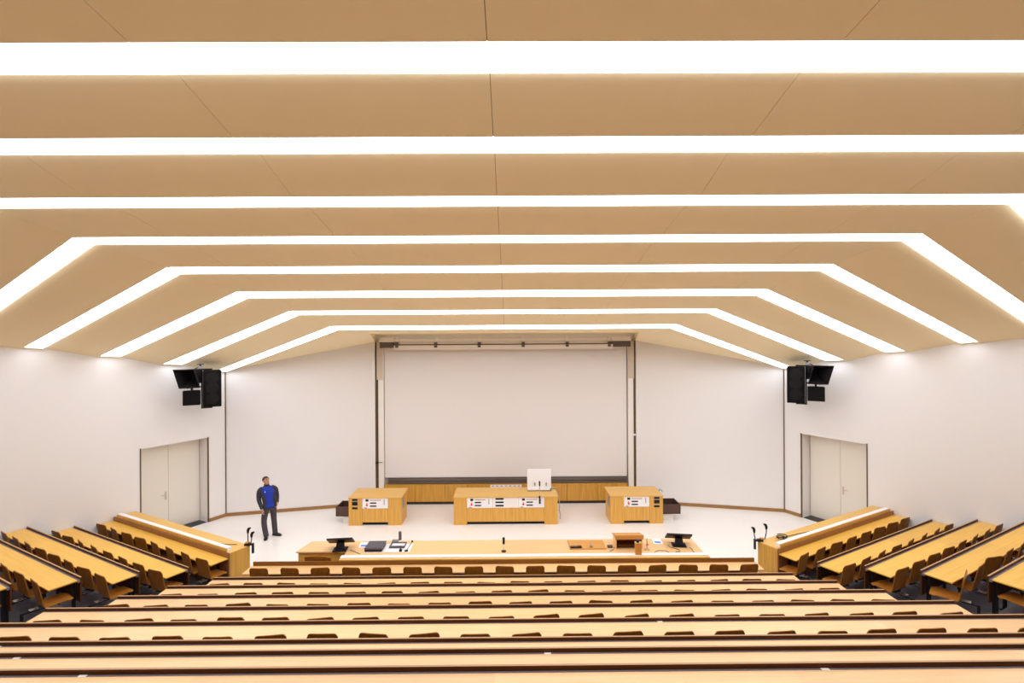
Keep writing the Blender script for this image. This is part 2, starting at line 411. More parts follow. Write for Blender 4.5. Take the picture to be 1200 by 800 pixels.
rows = {1: (-5.149, 17), 2: (-2.911-.645*4, 18), 3: (-5.183-.645, 19), 4: (-5.511-.645, 20), 5: (-6.448, 21), 6: (-6.117-.645, 22)}
TW5 = {5: [6,-4,8,2,0,3,9,5,2,0,4,8,9,10,6,2,0,6,5,5,7], 6: [3,4,0,2,1,1,7,0,-7,8,1,7,0,4,2,3,5,0,3,3,1,0]}
rowname = {1:'front', 2:'second', 3:'third', 4:'fourth', 5:'fifth', 6:'sixth'}
for k, (x0, n) in rows.items():
    for i in range(n):
        x = x0+i*.645
        rz = math.radians(TW5[k][i] if k in TW5 else random.uniform(-6, 9)); jz = 0
        y = CY1-(k-1)*PITCH+(random.uniform(-.02, .03) if k > 1 else 0)
        if k == 6 and i == 0: lab = 'chair cut by the left photo edge in the sixth centre row'
        else:
            j = i if k == 6 else i+1
            if k == 6 and i == n-1: lab = 'chair cut by the right photo edge in the sixth centre row'
            elif j <= (n+1)//2: lab = '%s brown chair from the left %s of the %s centre row' % (ORD[j], 'photo edge' if k == 6 else 'end', rowname[k])
            else: lab = '%s brown chair from the right %s of the %s centre row' % (ORD[(n-1-i) if k == 6 else (n-i)], 'photo edge' if k == 6 else 'end', rowname[k])
        put_chair((x, y, FLOOR_C[k]), rz, lab, 'chairs in the %s centre row' % rowname[k])
DS = .616
for sg, side in ((1,'right'), (-1,'left')):
    for k in range(1, 6):
        for i in range(8):
            t, u = i*DS+.012*(k-1), .885*(k-1)
            p = S(sg, t, u, FLOOR_S[k]); fr = S(sg, t, u-.45, 0)
            if not (-140 < pxx(fr) < 1340 or -120 < pxx(p) < 1320): continue
            rz = side_frame(sg)+math.radians(random.uniform(-9, 9))
            if (sg, k, i) == (1, 4, 2): rz -= math.radians(8); p = S(sg, t-.03, u-.02, FLOOR_S[k])
            if (sg, k, i) == (1, 4, 0): rz += math.radians(14)
            j, e = (i+1, 'aisle') if i < 4 else (8-i, 'wall')
            lab = '%s brown chair from the %s in the %s row of the %s side block' % (ORD[j], e, rowname[k], side)
            put_chair(p, rz, lab, 'chairs in the %s row of the %s block' % (rowname[k], side))

# ------------------------------------------------------------------ desk rows
def desk_row(x0, x1, loc, rz, floor, label, group, legs_at, top=.67, sockets=()):
    """local y=0 is the stage-side rail, the writing top runs back to y=-.42"""
    t = thing('desk_row', label, 'desk', loc, rz, group)
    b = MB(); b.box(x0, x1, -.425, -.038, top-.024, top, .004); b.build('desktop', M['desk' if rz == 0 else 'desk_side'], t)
    b = MB(); b.box(x0, x1, -.038, -.002, top-.05, top-.008); b.build('cable_channel', M['channel'], t)
    b = MB(); b.box(x0, x1, .0, .022, top-.40, top+.033); b.build('front_panel', M['rail'], t)
    b = MB(); b.box(x0, x1, -.001, .023, top+.033, top+.037, .001, 1); b.build('rail_edge', M['desk_edge'], t)
    for x in legs_at:
        b = MB(); b.box(x-.02, x+.02, -.07, -.03, 0, top-.05); b.box(x-.015, x+.015, -.36, -.03, top-.06, top-.024); b.build('leg', M['blackm'], t)
    for x in sockets:
        b = MB(); b.box(x-.035, x+.035, -.036, -.006, top-.009, top-.003, .001, 1); b.build('socket', M['white'], t)
    return t
HALF = {2: 5.97, 3: 6.33, 4: 6.60, 5: 7.06, 6: 7.41, 7: 7.76, 8: 8.1, 9: 8.45}
SOCK = {7: [-6.05], 8: [-5.0, .52], 9: [-3.6, 2.9], 6: [2.2]}
for k in range(2, 14):  # rows behind the camera are unseen, added to bounce light onto the ceiling
    h = HALF.get(k, 8.45+.35*(k-9)); n = int(h*2/1.95)
    desk_row(-h, h, (0, ridge_y(k), FLOOR_C[k]), 0, 0, ('long pale desk of a rear centre row behind and below the viewpoint' if k > 9 else 'long pale desk of the nearest centre row, at the bottom of the photo' if k == 9 else
             'long pale desk of the %s centre row counted from the stage' % ORD[k]), 'centre desk rows',
             [-h+.12+i*(2*h-.24)/n for i in range(n+1)], sockets=SOCK.get(k, ()))
for sg, side in ((1,'right'), (-1,'left')):
    for k in range(2, 8):
        x0, x1 = (-.06, TW-.03) if sg > 0 else (-(TW-.03), .06)
        p = S(sg, 0, ridge_u(k), FLOOR_S[k])
        desk_row(x0, x1, p, side_frame(sg), 0, 'slanting yellow desk of the %s row in the %s side block' % (ORD[k], side), 'desks of the side blocks',
                 [sg*q for q in (.06, 1.3, 2.5, 3.7, 4.85)])

# front bench of each side block: cabinet with a white ledge on the stage side, writing top on the seat side
for sg, side in ((1,'right'), (-1,'left')):
    p = S(sg, 0, -.58, 0); t = thing('front_bench', 'yellow wooden front bench with white ledge closing the %s side block' % side, 'bench', p, side_frame(sg), 'front benches of the side blocks')
    def bx(b, a, c, *r, **kw):
        x0, x1 = (a, c) if sg > 0 else (-c, -a); b.box(x0, x1, *r, **kw)
    W = TW-.03
    b = MB(); bx(b, -.04, W, .02, .50, .935, .96, bev=.004); b.build('bench_top', M['oak_top'], t)
    b = MB(); bx(b, -.04, -.01, .0, .49, .0, .935, bev=.003); b.build('end_panel', M['oak'], t)
    b = MB(); bx(b, -.01, W, .45, .48, .0, .935); b.build('stage_panel', M['oak'], t)
    b = MB(); bx(b, .06, W-.12, .022, .125, .96, 1.045, bev=.004); b.build('white_ledge', M['white'], t)
    b = MB(); bx(b, .06, W-.12, .006, .0225, .945, 1.035); b.build('ledge_facing', M['oak'], t)
    b = MB(); bx(b, -.06, W, -.022, .006, .178, .965); b.build('rear_panel', M['rail_side'], t)
    b = MB(); bx(b, -.05, W, -.41, -.025, .178+.662, .178+.686, bev=.004); b.build('writing_top', M['desk_side'], t)
    for x in (.3, 1.8, 3.3, 4.7):
        b = MB(); bx(b, x-.02, x+.02, -.07, -.03, .178, .178+.662); b.build('leg', M['blackm'], t)

# ------------------------------------------------------------------ lecture bench and front row
t = thing('lecture_bench', 'long lecture bench with white ledge along the front centre row', 'bench', (0, 11.02, 0))
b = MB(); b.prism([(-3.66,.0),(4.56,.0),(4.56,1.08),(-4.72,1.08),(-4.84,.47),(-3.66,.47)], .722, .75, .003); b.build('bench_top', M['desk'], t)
b = MB(); b.box(-3.66, 4.56, .006, .13, .75, .812, .004); b.build('white_ledge', M['white'], t)
b = MB(); b.box(-3.66, 4.56, -.068, .006, .60, .790); b.build('ledge_facing', M['oak_top'], t)
b = MB(); b.box(-4.80, -3.70, .52, .545, .0, .722); b.build('wing_panel', M['oak'], t)
b = MB(); b.box(-4.70, 4.52, 1.02, 1.045, .0, .722); b.build('stage_panel', M['oak'], t)
b = MB(); b.box(4.50, 4.54, .02, 1.02, .0, .722); b.build('end_panel', M['oak'], t)
t = thing('desk_row', 'pale desk of the front centre row with tall brown rail', 'desk', (0, 10.95, 0), 0, 'centre desk rows')
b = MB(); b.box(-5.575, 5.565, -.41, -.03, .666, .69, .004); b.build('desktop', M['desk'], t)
b = MB(); b.box(-5.53, 5.53, -.03, -.002, .10, .776, .003); b.build('front_panel', M['rail_front'], t)
for x in (-5.4, -3.6, -1.8, 0, 1.8, 3.6, 5.4):
    b = MB(); b.box(x-.02, x+.02, -.07, -.03, 0, .666); b.build('leg', M['blackm'], t)

# chair in the nook at the left of the lecture bench
c = thing('wooden_chair', 'single brown wooden chair at the left wing of the lecture bench', 'chair', (-4.15, 11.03, 0), math.radians(-4))
def cb(a, bb):
    x = (a*2-1)*.30; return (x, .03+.25*x*x-.06*bb, .47+(.355+.04*(1-(x/.30)**2))*bb), Vector((0,1,.15)).normalized()
b = MB(); b.sheet(cb, 16, 4, .016); b.build('backrest', M['shell'], c, True)
b = MB(); b.box(-.22, .22, .06, .44, .43, .455, .01); b.build('seat', M['shell_seat'], c)
for x in (-.19, .19):
    for y in (.09, .40): b = MB(); b.tube([(x,y,.43),(x*1.05,y,.0)], .014, 8); b.build('leg', M['blackm'], c)

# ------------------------------------------------------------------ consoles on the stage
def control_plate(par, x0, x1, y, z0, z1, blank=False, text=True):
    b = MB(); b.box(x0, x1, y-.008, y, z0, z1, .002, 1); p = b.build('control_plate', M['white'], par)
    w = x1-x0; h = z1-z0
    if blank:
        for i in range(3):
            zc = z1-h*(.12+.33*i); b = MB(); b.box(x0+w*.10, x0+w*.42, y-.014, y-.008, zc-.026, zc+.022); b.build('socket_slot', M['black'], p)
        b = MB(); b.box(x0+w*.46, x1-w*.06, y-.011, y-.008, z0+.015, z1-.02); b.build('cover', M['whitem'], p)
        return
    b = MB(); b.box(x0+w*.13, x0+w*.24, y-.014, y-.008, z1-h*.30, z1-h*.10); b.build('socket_slot', M['black'], p)
    for f in (.46, .76):
        b = MB(); b.box(x0+w*.30, x0+w*.55, y-.014, y-.008, z1-h*f-.018, z1-h*f+.018); b.build('socket_slot', M['black'], p)
    b = MB(); b.box(x0+w*.30, x0+w*.72, y-.010, y-.008, z1-h*.20-.012, z1-h*.20+.012); b.build('faded_lettering', M['redink'], p)
    b = MB(); xc, zc = x0+w*.18, z1-h*.64     # red drop-shaped handle
    b.ball((xc, y-.014, zc-.01), .032, (1,.5,1)); b.tube([(xc,y-.014,zc),(xc,y-.014,zc+.062)], [.026,.004], 10); b.build('red_knob', M['red'], p, True)
    b = MB(); b.box(x0+w*.07, x0+w*.18, y-.010, y-.008, z0+.012, z0+.028); b.build('small_plate', M['black'], p)
    b = MB(); b.box(x0+w*.84, x0+w*.87, y-.010, y-.008, z0+h*.35, z1-h*.12); b.build('grey_strip', M['grey'], p)

def console(name_label, x0, x1, y0, slots, plates, pil, side_sign):
    t = thing('console', name_label, 'console', ((x0+x1)/2, y0, 0), 0, 'wooden consoles on the stage')
    xc = (x0+x1)/2; a, c = x0-xc, x1-xc; H = .862
    b = MB(); b.box(a-.012, c+.012, -.014, .96, H-.034, H, .004); b.build('top', M['oak_top'], t)
    L, R_ = pil
    for q0, q1 in ((a, a+L), (c-R_, c)):
        b = MB(); b.box(q0, q1, 0, .78, 0, H-.034, .003); b.build('pillar', M['oak'], t)
    b = MB(); b.box(a+L, c-R_, .02, .76, .092, H-.034); b.build('body', M['oak'], t)
    b = MB(); b.box(a+L, c-R_, .07, .74, 0, .092); b.build('plinth', M['black'], t)
    n = len(plates); w = (c-R_-a-L)/n
    for i, pl in enumerate(plates):
        q0, q1 = a+L+i*w+.004, a+L+(i+1)*w-.004
        b = MB(); b.box(q0, q1, .004, .02, .095, .505, .003); b.build('door', M['oak'], t)
        control_plate(t, q0, q1, .018, .515, H-.036, blank=(pl == 'blank'))
    for sx in slots:
        for z0, z1 in ((.755, .812), (.615, .725), (.50, .56)):
            b = MB(); b.box(sx-xc-.085, sx-xc+.085, -.006, .0, z0, z1, .002, 1); b.build('socket_slot', M['black'], t)
            b = MB(); b.box(sx-xc-.095, sx-xc+.095, -.003, .0, z1, z1+.016); b.build('grey_strip', M['grey'], t)
    if side_sign:
        xs = a if side_sign < 0 else c
        b = MB(); b.box(min(xs, xs+side_sign*.012), max(xs, xs+side_sign*.012), .16, .34, .46, .78, .003); b.build('side_plate', M['grey'], t)
    return t
console('wide yellow wooden console in the middle of the stage with three control plates', -1.588, 1.583, 15.12, [], ['ctl', 'blank', 'ctl'], (.40, .40), 0)
console('small wooden console at the left of the stage', -4.80, -3.19, 15.14, [-4.61], ['ctl'], (.41, .41), 1)
console('small wooden console at the right of the stage', 3.205, 4.81, 15.12, [4.62], ['ctl'], (.41, .41), -1)

for sg, side, x0, x1 in ((-1, 'left', -5.27, -4.815), (1, 'right', 4.825, 5.43)):
    t = thing('trough', 'dark brown open trough on a pale base beside the %s console' % side, 'trough', ((x0+x1)/2, 15.36, 0), 0, 'open troughs beside the consoles')
    w = (x1-x0)/2; b = MB()
    b.box(-w, w, 0, .62, .21, .235); b.box(-w, w, 0, .025, .21, .50); b.box(-w, w, .595, .62, .21, .50); b.box(-w, -w+.025, 0, .62, .21, .50); b.box(w-.025, w, 0, .62, .21, .50)
    b.build('basin', M['darkbin'], t)
    b = MB(); b.box(-w+.025, w-.025, .025, .595, .235, .245); b.build('basin_lining', M['binblack'], t)
    b = MB()
    if sg < 0: b.box(-w+.20, w, .06, .56, 0, .21, .01)
    else: b.box(-w, w-.20, .06, .56, 0, .21, .01)
    b.build('base', M['whitem'], t)
    if sg > 0:
        b = MB(); b.tube([(-w+.12,.61,.48),(-w+.12,.61,.76),(-w+.13,.56,.81),(-w+.16,.45,.80),(-w+.17,.42,.76)], .012, 8); b.build('tap', M['teal'], t, True)

# projection bay -----------------------------------------------------------------
t = thing('projection_board', 'huge white projection board between white posts on the front wall', 'projection board', (0, 17.15, 0))
b = MB(); b.box(-4.2, 4.2, .03, .07, .90, 5.42, .004); b.build('board', M['board'], t)
for sg, hs in ((-1, 5.05), (1, 5.05)):
    b = MB(); x0, x1 = sorted((sg*4.215, sg*4.42)); b.box(x0+.02, x1-.0, -.05, .09, 0, 5.60, .004); b.build('post', M['whitem'], t)
    b = MB(); x0, x1 = sorted((sg*4.24, sg*4.44)); b.box(x0, x1, -.075, -.05, 4.30, 5.60, .003); b.build('post_cover', M['beige'], t)
    b = MB(); x0, x1 = sorted((sg*4.425, sg*4.515)); b.box(x0, x1, -.02, .12, 0, 5.60); b.build('guide_slot', M['bronze'], t)
    b = MB(); x0, x1 = sorted((sg*4.39, sg*4.49)); zz = 1.45 if sg < 0 else 2.35
    b.box(x0, x1, -.09, -.05, zz-.03, zz+.03, .004); b.tube([(sg*4.36,-.09,zz),(sg*4.25,-.12,zz+.02)], .012, 6); b.build('latch', M['blackm'] if sg < 0 else M['whitem'], t)
for z0, z1, y in ((.695, .765, -.02), (.775, .84, .0), (.85, .90, .02)):
    b = MB(); b.box(-4.08, 4.18, y-.02, .03, z0, z1, .004); b.build('lower_rail', M['railgrey'], t)
b = MB(); b.box(-4.1, 4.18, .0, .03, .84, .85); b.build('rail_edge', M['grey'], t)
# winding gear above the board
t = thing('screen_hoist', 'pale hoist bars with dark hangers under the ceiling above the board', 'screen hoist', (0, 16.55, 5.5))
b = MB(); b.box(-3.70, 3.55, -.03, .03, .12, .20, .006); b.build('upper_bar', M['whitem'], t)
b = MB(); b.box(-3.70, 3.55, .04, .07, .02, .12); b.build('backing', M['whitem'], t)
b = MB(); b.box(-3.72, 3.60, -.02, .06, -.16, -.015, .006); b.build('roller_case', M['whitem'], t)
b = MB(); b.box(-3.70, 3.58, .05, .06, -.015, .02); b.build('gap', M['railgrey'], t)  # dark strip painted in for the shade between the bars
for x in (-3.62, -2.32, -.87, .60, 2.07, 3.48):
    b = MB(); b.box(x-.045, x+.045, -.055, .03, .10, .26, .006); h = b.build('hanger', M['whitem'], t)
    b = MB(); b.box(x-.05, x+.05, -.05, .02, .0, .075, .004); b.box(x-.05, x+.05, -.05, .02, -.09, -.02, .004); b.build('clamp', M['railgrey'], h)
for sg, x0, x1 in ((-1, -4.2, -3.70), (1, 3.55, 4.2)):
    b = MB(); b.box(x0, x1, -.05, .10, .10, .24, .004); b.build('end_case', M['whitem'], t)
    b = MB(); b.box(x0, x1, .02, .10, -.10, .09); b.build('end_gap', M['railgrey'], t)  # shade below the end cases put in as a solid dark block
# cupboards under the board
t = thing('wall_cupboard', 'low run of golden wood cupboards under the projection board', 'cupboard', (0, 17.03, 0))
b = MB(); b.box(-4.19, 4.19, .03, .26, .10, .685); b.build('carcass', M['oak_panel'], t)
b = MB(); b.box(-4.19, 4.19, .05, .26, 0, .10); b.build('plinth', M['binblack'], t)
for i in range(8):
    x = -4.19+i*1.0475; b = MB(); b.box(x+.006, x+1.0415, .008, .03, .10, .68, .003, 1); b.build('door', M['oak_panel'], t)
t = thing('socket_strip', 'white socket strip with red sockets on the cupboards behind the middle console', 'socket strip', (0, 17.035, .61))
b = MB(); b.box(-.55, .53, -.05, .0, -.035, .06, .004); b.build('housing', M['white'], t)
for i in range(7):
    x = -.46+i*.15; b = MB(); b.box(x-.035, x+.035, -.054, -.05, .015, .045); b.build('socket', M['redink'], t)

# things on the middle console
t = thing('monitor', 'white monitor seen from behind on the middle console', 'monitor', (1.06, 15.72, .862))
b = MB(); b.T = Matrix.Rotation(math.radians(-6), 4, 'X'); b.box(-.38, .38, 0, .04, .07, .66, .012); b.build('screen_housing', M['white'], t)
b = MB(); b.box(-.37, .37, -.09, .20, 0, .022, .005); b.build('base', M['darkgrey'], t)
b = MB(); b.box(-.37, .37, -.085, .16, .022, .07, .006); b.build('tray', M['whitem'], t)
for x in (-.14, .22):
    b = MB(); b.box(x-.018, x+.018, -.05, -.015, .16, .26, .004); b.build('stand_arm', M['grey'], t)
b = MB(); b.box(.335, .378, -.10, -.085, .015, .085); b.build('sticker', M['teal'], t)
t = thing('gooseneck_microphone', 'tall gooseneck microphone at the front of the middle console', 'microphone', (1.03, 15.065, .66))
b = MB(); b.cyl(0, -.02, 0, .20, .022, 12); b.cyl(0, -.02, .18, .24, .03, 12, .02); b.build('wall_mount', M['black'], t, True)  # microphone base, standing just clear of the console front
b = MB(); b.tube([(0,-.02,.24),(0,-.02,.40),(.004,-.01,.54)], .012, 8); b.build('neck', M['chrome'], t, True)
b = MB(); b.tube([(.004,-.01,.53),(.004,-.008,.55),(.0,0,.66),(0,0,.68)], [.014,.024,.024,.014], 12); b.build('head', M['black'], t, True)
b = MB(); b.tube([(1.45,15.9,.880),(1.62,15.80,.880),(1.67,15.55,.72),(1.665,15.40,.52),(1.655,15.32,.36),(1.69,15.30,.22),(1.68,15.28,.10)], .012, 7)
tag(b.build('cable', M['grey'], None, True), 'grey cable hanging down the right end of the middle console', 'cable')

# ------------------------------------------------------------------ things on the lecture bench (top z = .75)
def desk_monitor(x, y, rz, label):
    t = thing('touch_monitor', label, 'monitor', (x, y, .752), rz, 'black monitors on the lecture bench')
    b = MB(); b.box(-.16, .16, -.12, .14, 0, .022, .008); b.build('foot', M['black'], t)
    b = MB(); b.hexa([(-.10,-.04,.02),(.10,-.04,.02),(.09,.06,.02),(-.09,.06,.02)], [(-.08,.0,.17),(.08,.0,.17),(.08,.08,.17),(-.08,.08,.17)]); b.build('neck', M['black'], t)
    b = MB(); b.T = Matrix.Translation((0,.06,.195)) @ Matrix.Rotation(math.radians(-34), 4, 'X'); b.box(-.29, .29, -.18, .18, -.015, .02, .008); b.build('housing', M['black'], t)
    b = MB(); b.T = Matrix.Translation((0,.06,.195)) @ Matrix.Rotation(math.radians(-34), 4, 'X'); b.box(-.27, .27, -.16, .16, .02, .022); b.build('screen', M['darkgrey'], t)
desk_monitor(-3.84, 11.58, math.radians(6), 'black tilted monitor at the left end of the lecture bench')
desk_monitor(4.12, 11.68, math.radians(-8), 'black tilted monitor at the right end of the lecture bench')
for x, y, side in ((-3.36, 11.86, 'left'), (3.68, 11.93, 'right')):
    t = thing('paper_sheet', 'white sheet with a blue picture beside the %s bench monitor' % side, 'paper', (x, y, .752), .08 if x < 0 else -.1)
    b = MB(); b.box(-.105, .105, -.15, .15, 0, .002); b.build('sheet', M['paper'], t)
    b = MB(); b.box(-.075, .075, -.11, -.0, .002, .003); b.build('printed_picture', M['blue'], t)
t = thing('tray', 'large white tray under the grey case on the left of the bench', 'tray', (-2.72, 11.62, .752))
b = MB(); b.box(-.53, .53, -.22, .26, 0, .012, .004); b.build('plate', M['white'], t); b = MB(); b.box(-.53, .53, -.225, -.22, 0, .02); b.build('lip', M['whitem'], t)
t = thing('equipment_case', 'flat dark grey case on the white tray', 'case', (-3.03, 11.62, .766))
b = MB(); b.box(-.20, .20, -.20, .22, 0, .045, .008); b.build('body', M['black'], t); b = MB(); b.box(-.203, .203, -.203, .223, .045, .09, .01); b.build('lid', M['darkgrey'], t)
t = thing('document_camera', 'grey document camera with upright head on the white tray', 'document camera', (-2.53, 11.75, .766))
b = MB(); b.box(-.18, .18, -.14, .14, 0, .04, .006); b.build('base', M['darkgrey'], t)
b = MB(); b.box(-.13, .17, -.10, .02, .04, .052, .003); b.build('stage_plate', M['white'], t)
b = MB(); b.box(-.16, -.02, .06, .13, .04, .11, .01); b.tube([(-.02,.09,.09),(.03,.09,.13)], .02, 8); b.build('arm', M['grey'], t)
b = MB(); b.tube([(.03,.09,.11),(.03,.09,.30)], .036, 12); b.build('camera_head', M['darkgrey'], t, True)
t = thing('desk_microphone', 'small black bent microphone beside the document camera', 'microphone', (-2.27, 11.45, .766))
b = MB(); b.tube([(0,0,.012),(.03,.05,.05),(.08,.12,.12),(.10,.15,.15)], .008, 7); b.build('neck', M['blackm'], t, True)
b = MB(); b.ball((.105,.16,.16), .024); b.build('head', M['black'], t, True)
b = MB(); b.cyl(0, 0, 0, .02, .04, 14); b.build('base', M['black'], t)
t = thing('desk_clip', 'small black clip lamp on the white tray edge', 'clip', (-2.40, 11.44, .766))
b = MB(); b.box(-.03, .03, -.03, .03, 0, .05, .006); b.build('jaw', M['black'], t); b = MB(); b.tube([(0,0,.05),(-.03,.05,.1)], .012, 8); b.build('arm', M['blackm'], t)
t = thing('desk_microphone', 'short black microphone on a stand at the middle of the bench', 'microphone', (-.02, 11.42, .752))
b = MB(); b.cyl(0, 0, 0, .018, .055, 16); b.build('base', M['blackm'], t, True)
b = MB(); b.tube([(0,0,.018),(0,0,.12),(.0,.01,.17)], .008, 8); b.build('stem', M['chrome'], t, True)
b = MB(); b.tube([(0,.01,.16),(0,.01,.18),(0,.02,.25),(0,.02,.30),(0,.02,.32)], [.012,.03,.028,.033,.015], 12); b.build('head', M['black'], t, True)
t = thing('wooden_board', 'flat orange wooden board lying on the bench left of the lectern', 'board', (1.95, 11.72, .752))
b = MB(); b.box(-.42, .42, -.22, .26, 0, .022, .004); b.build('plank', M['orange'], t); b = MB(); b.box(-.43, -.42, -.22, .26, 0, .03); b.build('edging', M['desk_edge'], t)
t = thing('remote_control', 'black remote control on the left corner of the orange board', 'remote control', (1.67, 11.55, .776), .05)
b = MB(); b.box(-.13, .13, -.045, .045, 0, .03, .008); b.build('body', M['black'], t); b = MB(); b.box(-.11, .03, -.03, .03, .03, .034); b.build('keypad', M['darkgrey'], t)
t = thing('computer_mouse', 'small grey mouse on the orange board', 'mouse', (2.03, 11.58, .776))
b = MB(); b.ball((0,0,.030), .05, (.65,1,.55)); b.build('shell', M['grey'], t, True); b = MB(); b.box(-.004,.004,.01,.04,.05,.058); b.build('wheel', M['black'], t)
# table lectern
t = thing('table_lectern', 'small orange wooden lectern with sloping top on the bench', 'lectern', (2.90, 11.55, .752))
b = MB(); b.hexa([(-.33,-.06,.30),(.33,-.06,.30),(.33,.30,.22),(-.33,.30,.22)], [(-.33,-.06,.325),(.33,-.06,.325),(.33,.30,.245),(-.33,.30,.245)]); b.build('sloping_top', M['orange'], t)
for x in (-.31, .29):
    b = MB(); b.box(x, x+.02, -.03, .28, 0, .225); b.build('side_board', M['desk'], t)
b = MB(); b.box(-.29, .29, .24, .26, 0, .22); b.build('back_board', M['orange'], t)
b = MB(); b.box(-.33, .33, -.085, -.06, .235, .33, .003); b.build('front_rail', M['orange'], t)
b = MB(); b.box(-.29, .29, -.03, .24, .06, .075); b.build('shelf', M['rail'], t)
t = thing('wooden_box', 'upright orange wooden box on the white ledge before the lectern', 'box', (3.00, 11.09, .814))
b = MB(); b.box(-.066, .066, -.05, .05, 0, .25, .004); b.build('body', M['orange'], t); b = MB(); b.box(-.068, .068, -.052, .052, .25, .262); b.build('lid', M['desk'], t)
t = thing('device', 'black device standing on top of the upright wooden box', 'device', (2.99, 11.09, 1.078))
b = MB(); b.cyl(0,0,0,.05,.035,14); b.build('body', M['black'], t, True); b = MB(); b.cyl(0,0,.05,.06,.04,14); b.build('rim', M['darkgrey'], t, True)
t = thing('valve', 'small red and steel valve at the right of the lectern', 'valve', (3.30, 11.45, .752))
b = MB(); b.cyl(0,0,0,.10,.022,10); b.box(-.05,.05,-.03,.03,.0,.03,.004); b.build('body', M['chrome'], t, True)
b = MB(); b.ball((0,-.02,.13), .028); b.build('knob', M['red'], t, True); b = MB(); b.tube([(0,0,.1),(0,.01,.26)], .009, 7); b.build('lever', M['darkgrey'], t)
t = thing('connector', 'dark plug and wires between the orange board and the lectern', 'plug', (2.47, 11.60, .752))
b = MB(); b.box(-.06,.06,-.03,.04,0,.05,.008); b.build('plug', M['darkgrey'], t)
b = MB(); b.tube([(.05,0,.03),(.09,-.07,.01),(.03,-.16,.009),(-.06,-.24,.009)], .007, 6); b.build('wire', M['grey'], t, True)
def wire(pts, label, mat='blackm', r=.006):
    b = MB(); b.tube(pts, r, 6); return tag(b.build('cable', M[mat], None, True), label, 'cable')
wire([(3.42,11.28,.759),(3.48,11.36,.760),(3.58,11.41,.760),(3.70,11.39,.760),(3.76,11.30,.759)], 'grey looped cable on the bench right of the lectern', 'grey', .008)
wire([(3.86,11.70,.759),(3.88,11.58,.759),(3.96,11.50,.759),(4.04,11.42,.759),(4.02,11.33,.759),(3.92,11.32,.759)], 'thin black cable curling below the right bench monitor')
wire([(4.33,11.54,.759),(4.34,11.40,.759),(4.32,11.30,.759),(4.36,11.24,.759)], 'thin black cable running from the right bench monitor to the ledge')
wire([(-3.60,11.56,.759),(-3.44,11.44,.759),(-3.30,11.33,.759)], 'thin black cable running from the left bench monitor')

# microphone clamps at the inner ends of the front benches
def mic_clamp(sg, side):
    p = S(sg, .0, -1.045, .962); t = thing('microphone_clamp', 'pair of black gooseneck microphones clamped to the %s front bench' % side, 'microphone', p, 0, 'clamped microphones')
    b = MB(); b.box(-.06,.06,-.05,.05,0,.05,.008); x = -sg*.12; b.box(min(0,x),max(0,x),-.02,.02,.0,.03,.004); b.box(x-.02,x+.02,-.025,.025,-.18,.05,.004); b.build('clamp', M['blackm'], t)
    b = MB(); b.box(-.02+sg*.03,.06+sg*.03,-.04,.04,.05,.075,.004); b.build('clamp_pad', M['orange'], t)
    spots = ((-.13,.0,.30),(.17,.04,.36)) if sg > 0 else ((-.02,.05,.36),(.10,-.02,.29))
    for (dx, dy, hh) in spots:
        b = MB(); b.tube([(dx*.8,dy,.03),(dx,dy,hh*.5),(dx,dy,hh-.08)], .012, 8); s_ = b.build('stem', M['blackm'], t, True)
        b = MB(); b.tube([(dx,dy,hh-.10),(dx,dy,hh-.04),(dx-sg*.02,dy,hh),(dx-sg*.06,dy,hh+.02)], [.022,.03,.032,.016], 10); b.build('head', M['black'], s_, True)
mic_clamp(1, 'right'); mic_clamp(-1, 'left')
def bench_wire(sg, pts, label, r=.007): wire([S(sg,*p) for p in pts], label, 'blackm', r)
bench_wire(-1, [(.25,-.95,.970),(.5,-.82,.970),(.9,-.78,.970),(1.5,-.74,.970),(2.1,-.72,.970)], 'thin dark cable lying along the left front bench')
bench_wire(1, [(.5,-.98,.970),(.8,-.9,.970),(1.2,-.86,.970),(1.6,-.80,.970)], 'thin dark cable lying along the right front bench')
b = MB(); c0 = S(1, .50, -.84, .968)
b.tube([(c0.x+(.075+.003*k)*cos(k*.7), c0.y+(.07+.01*(k % 3))*sin(k*.7), 0.988+.004*k) for k in range(22)], .012, 7)
tag(b.build('cable_coil', M['black'], None, True), 'black coil of cable on the right front bench', 'cable')

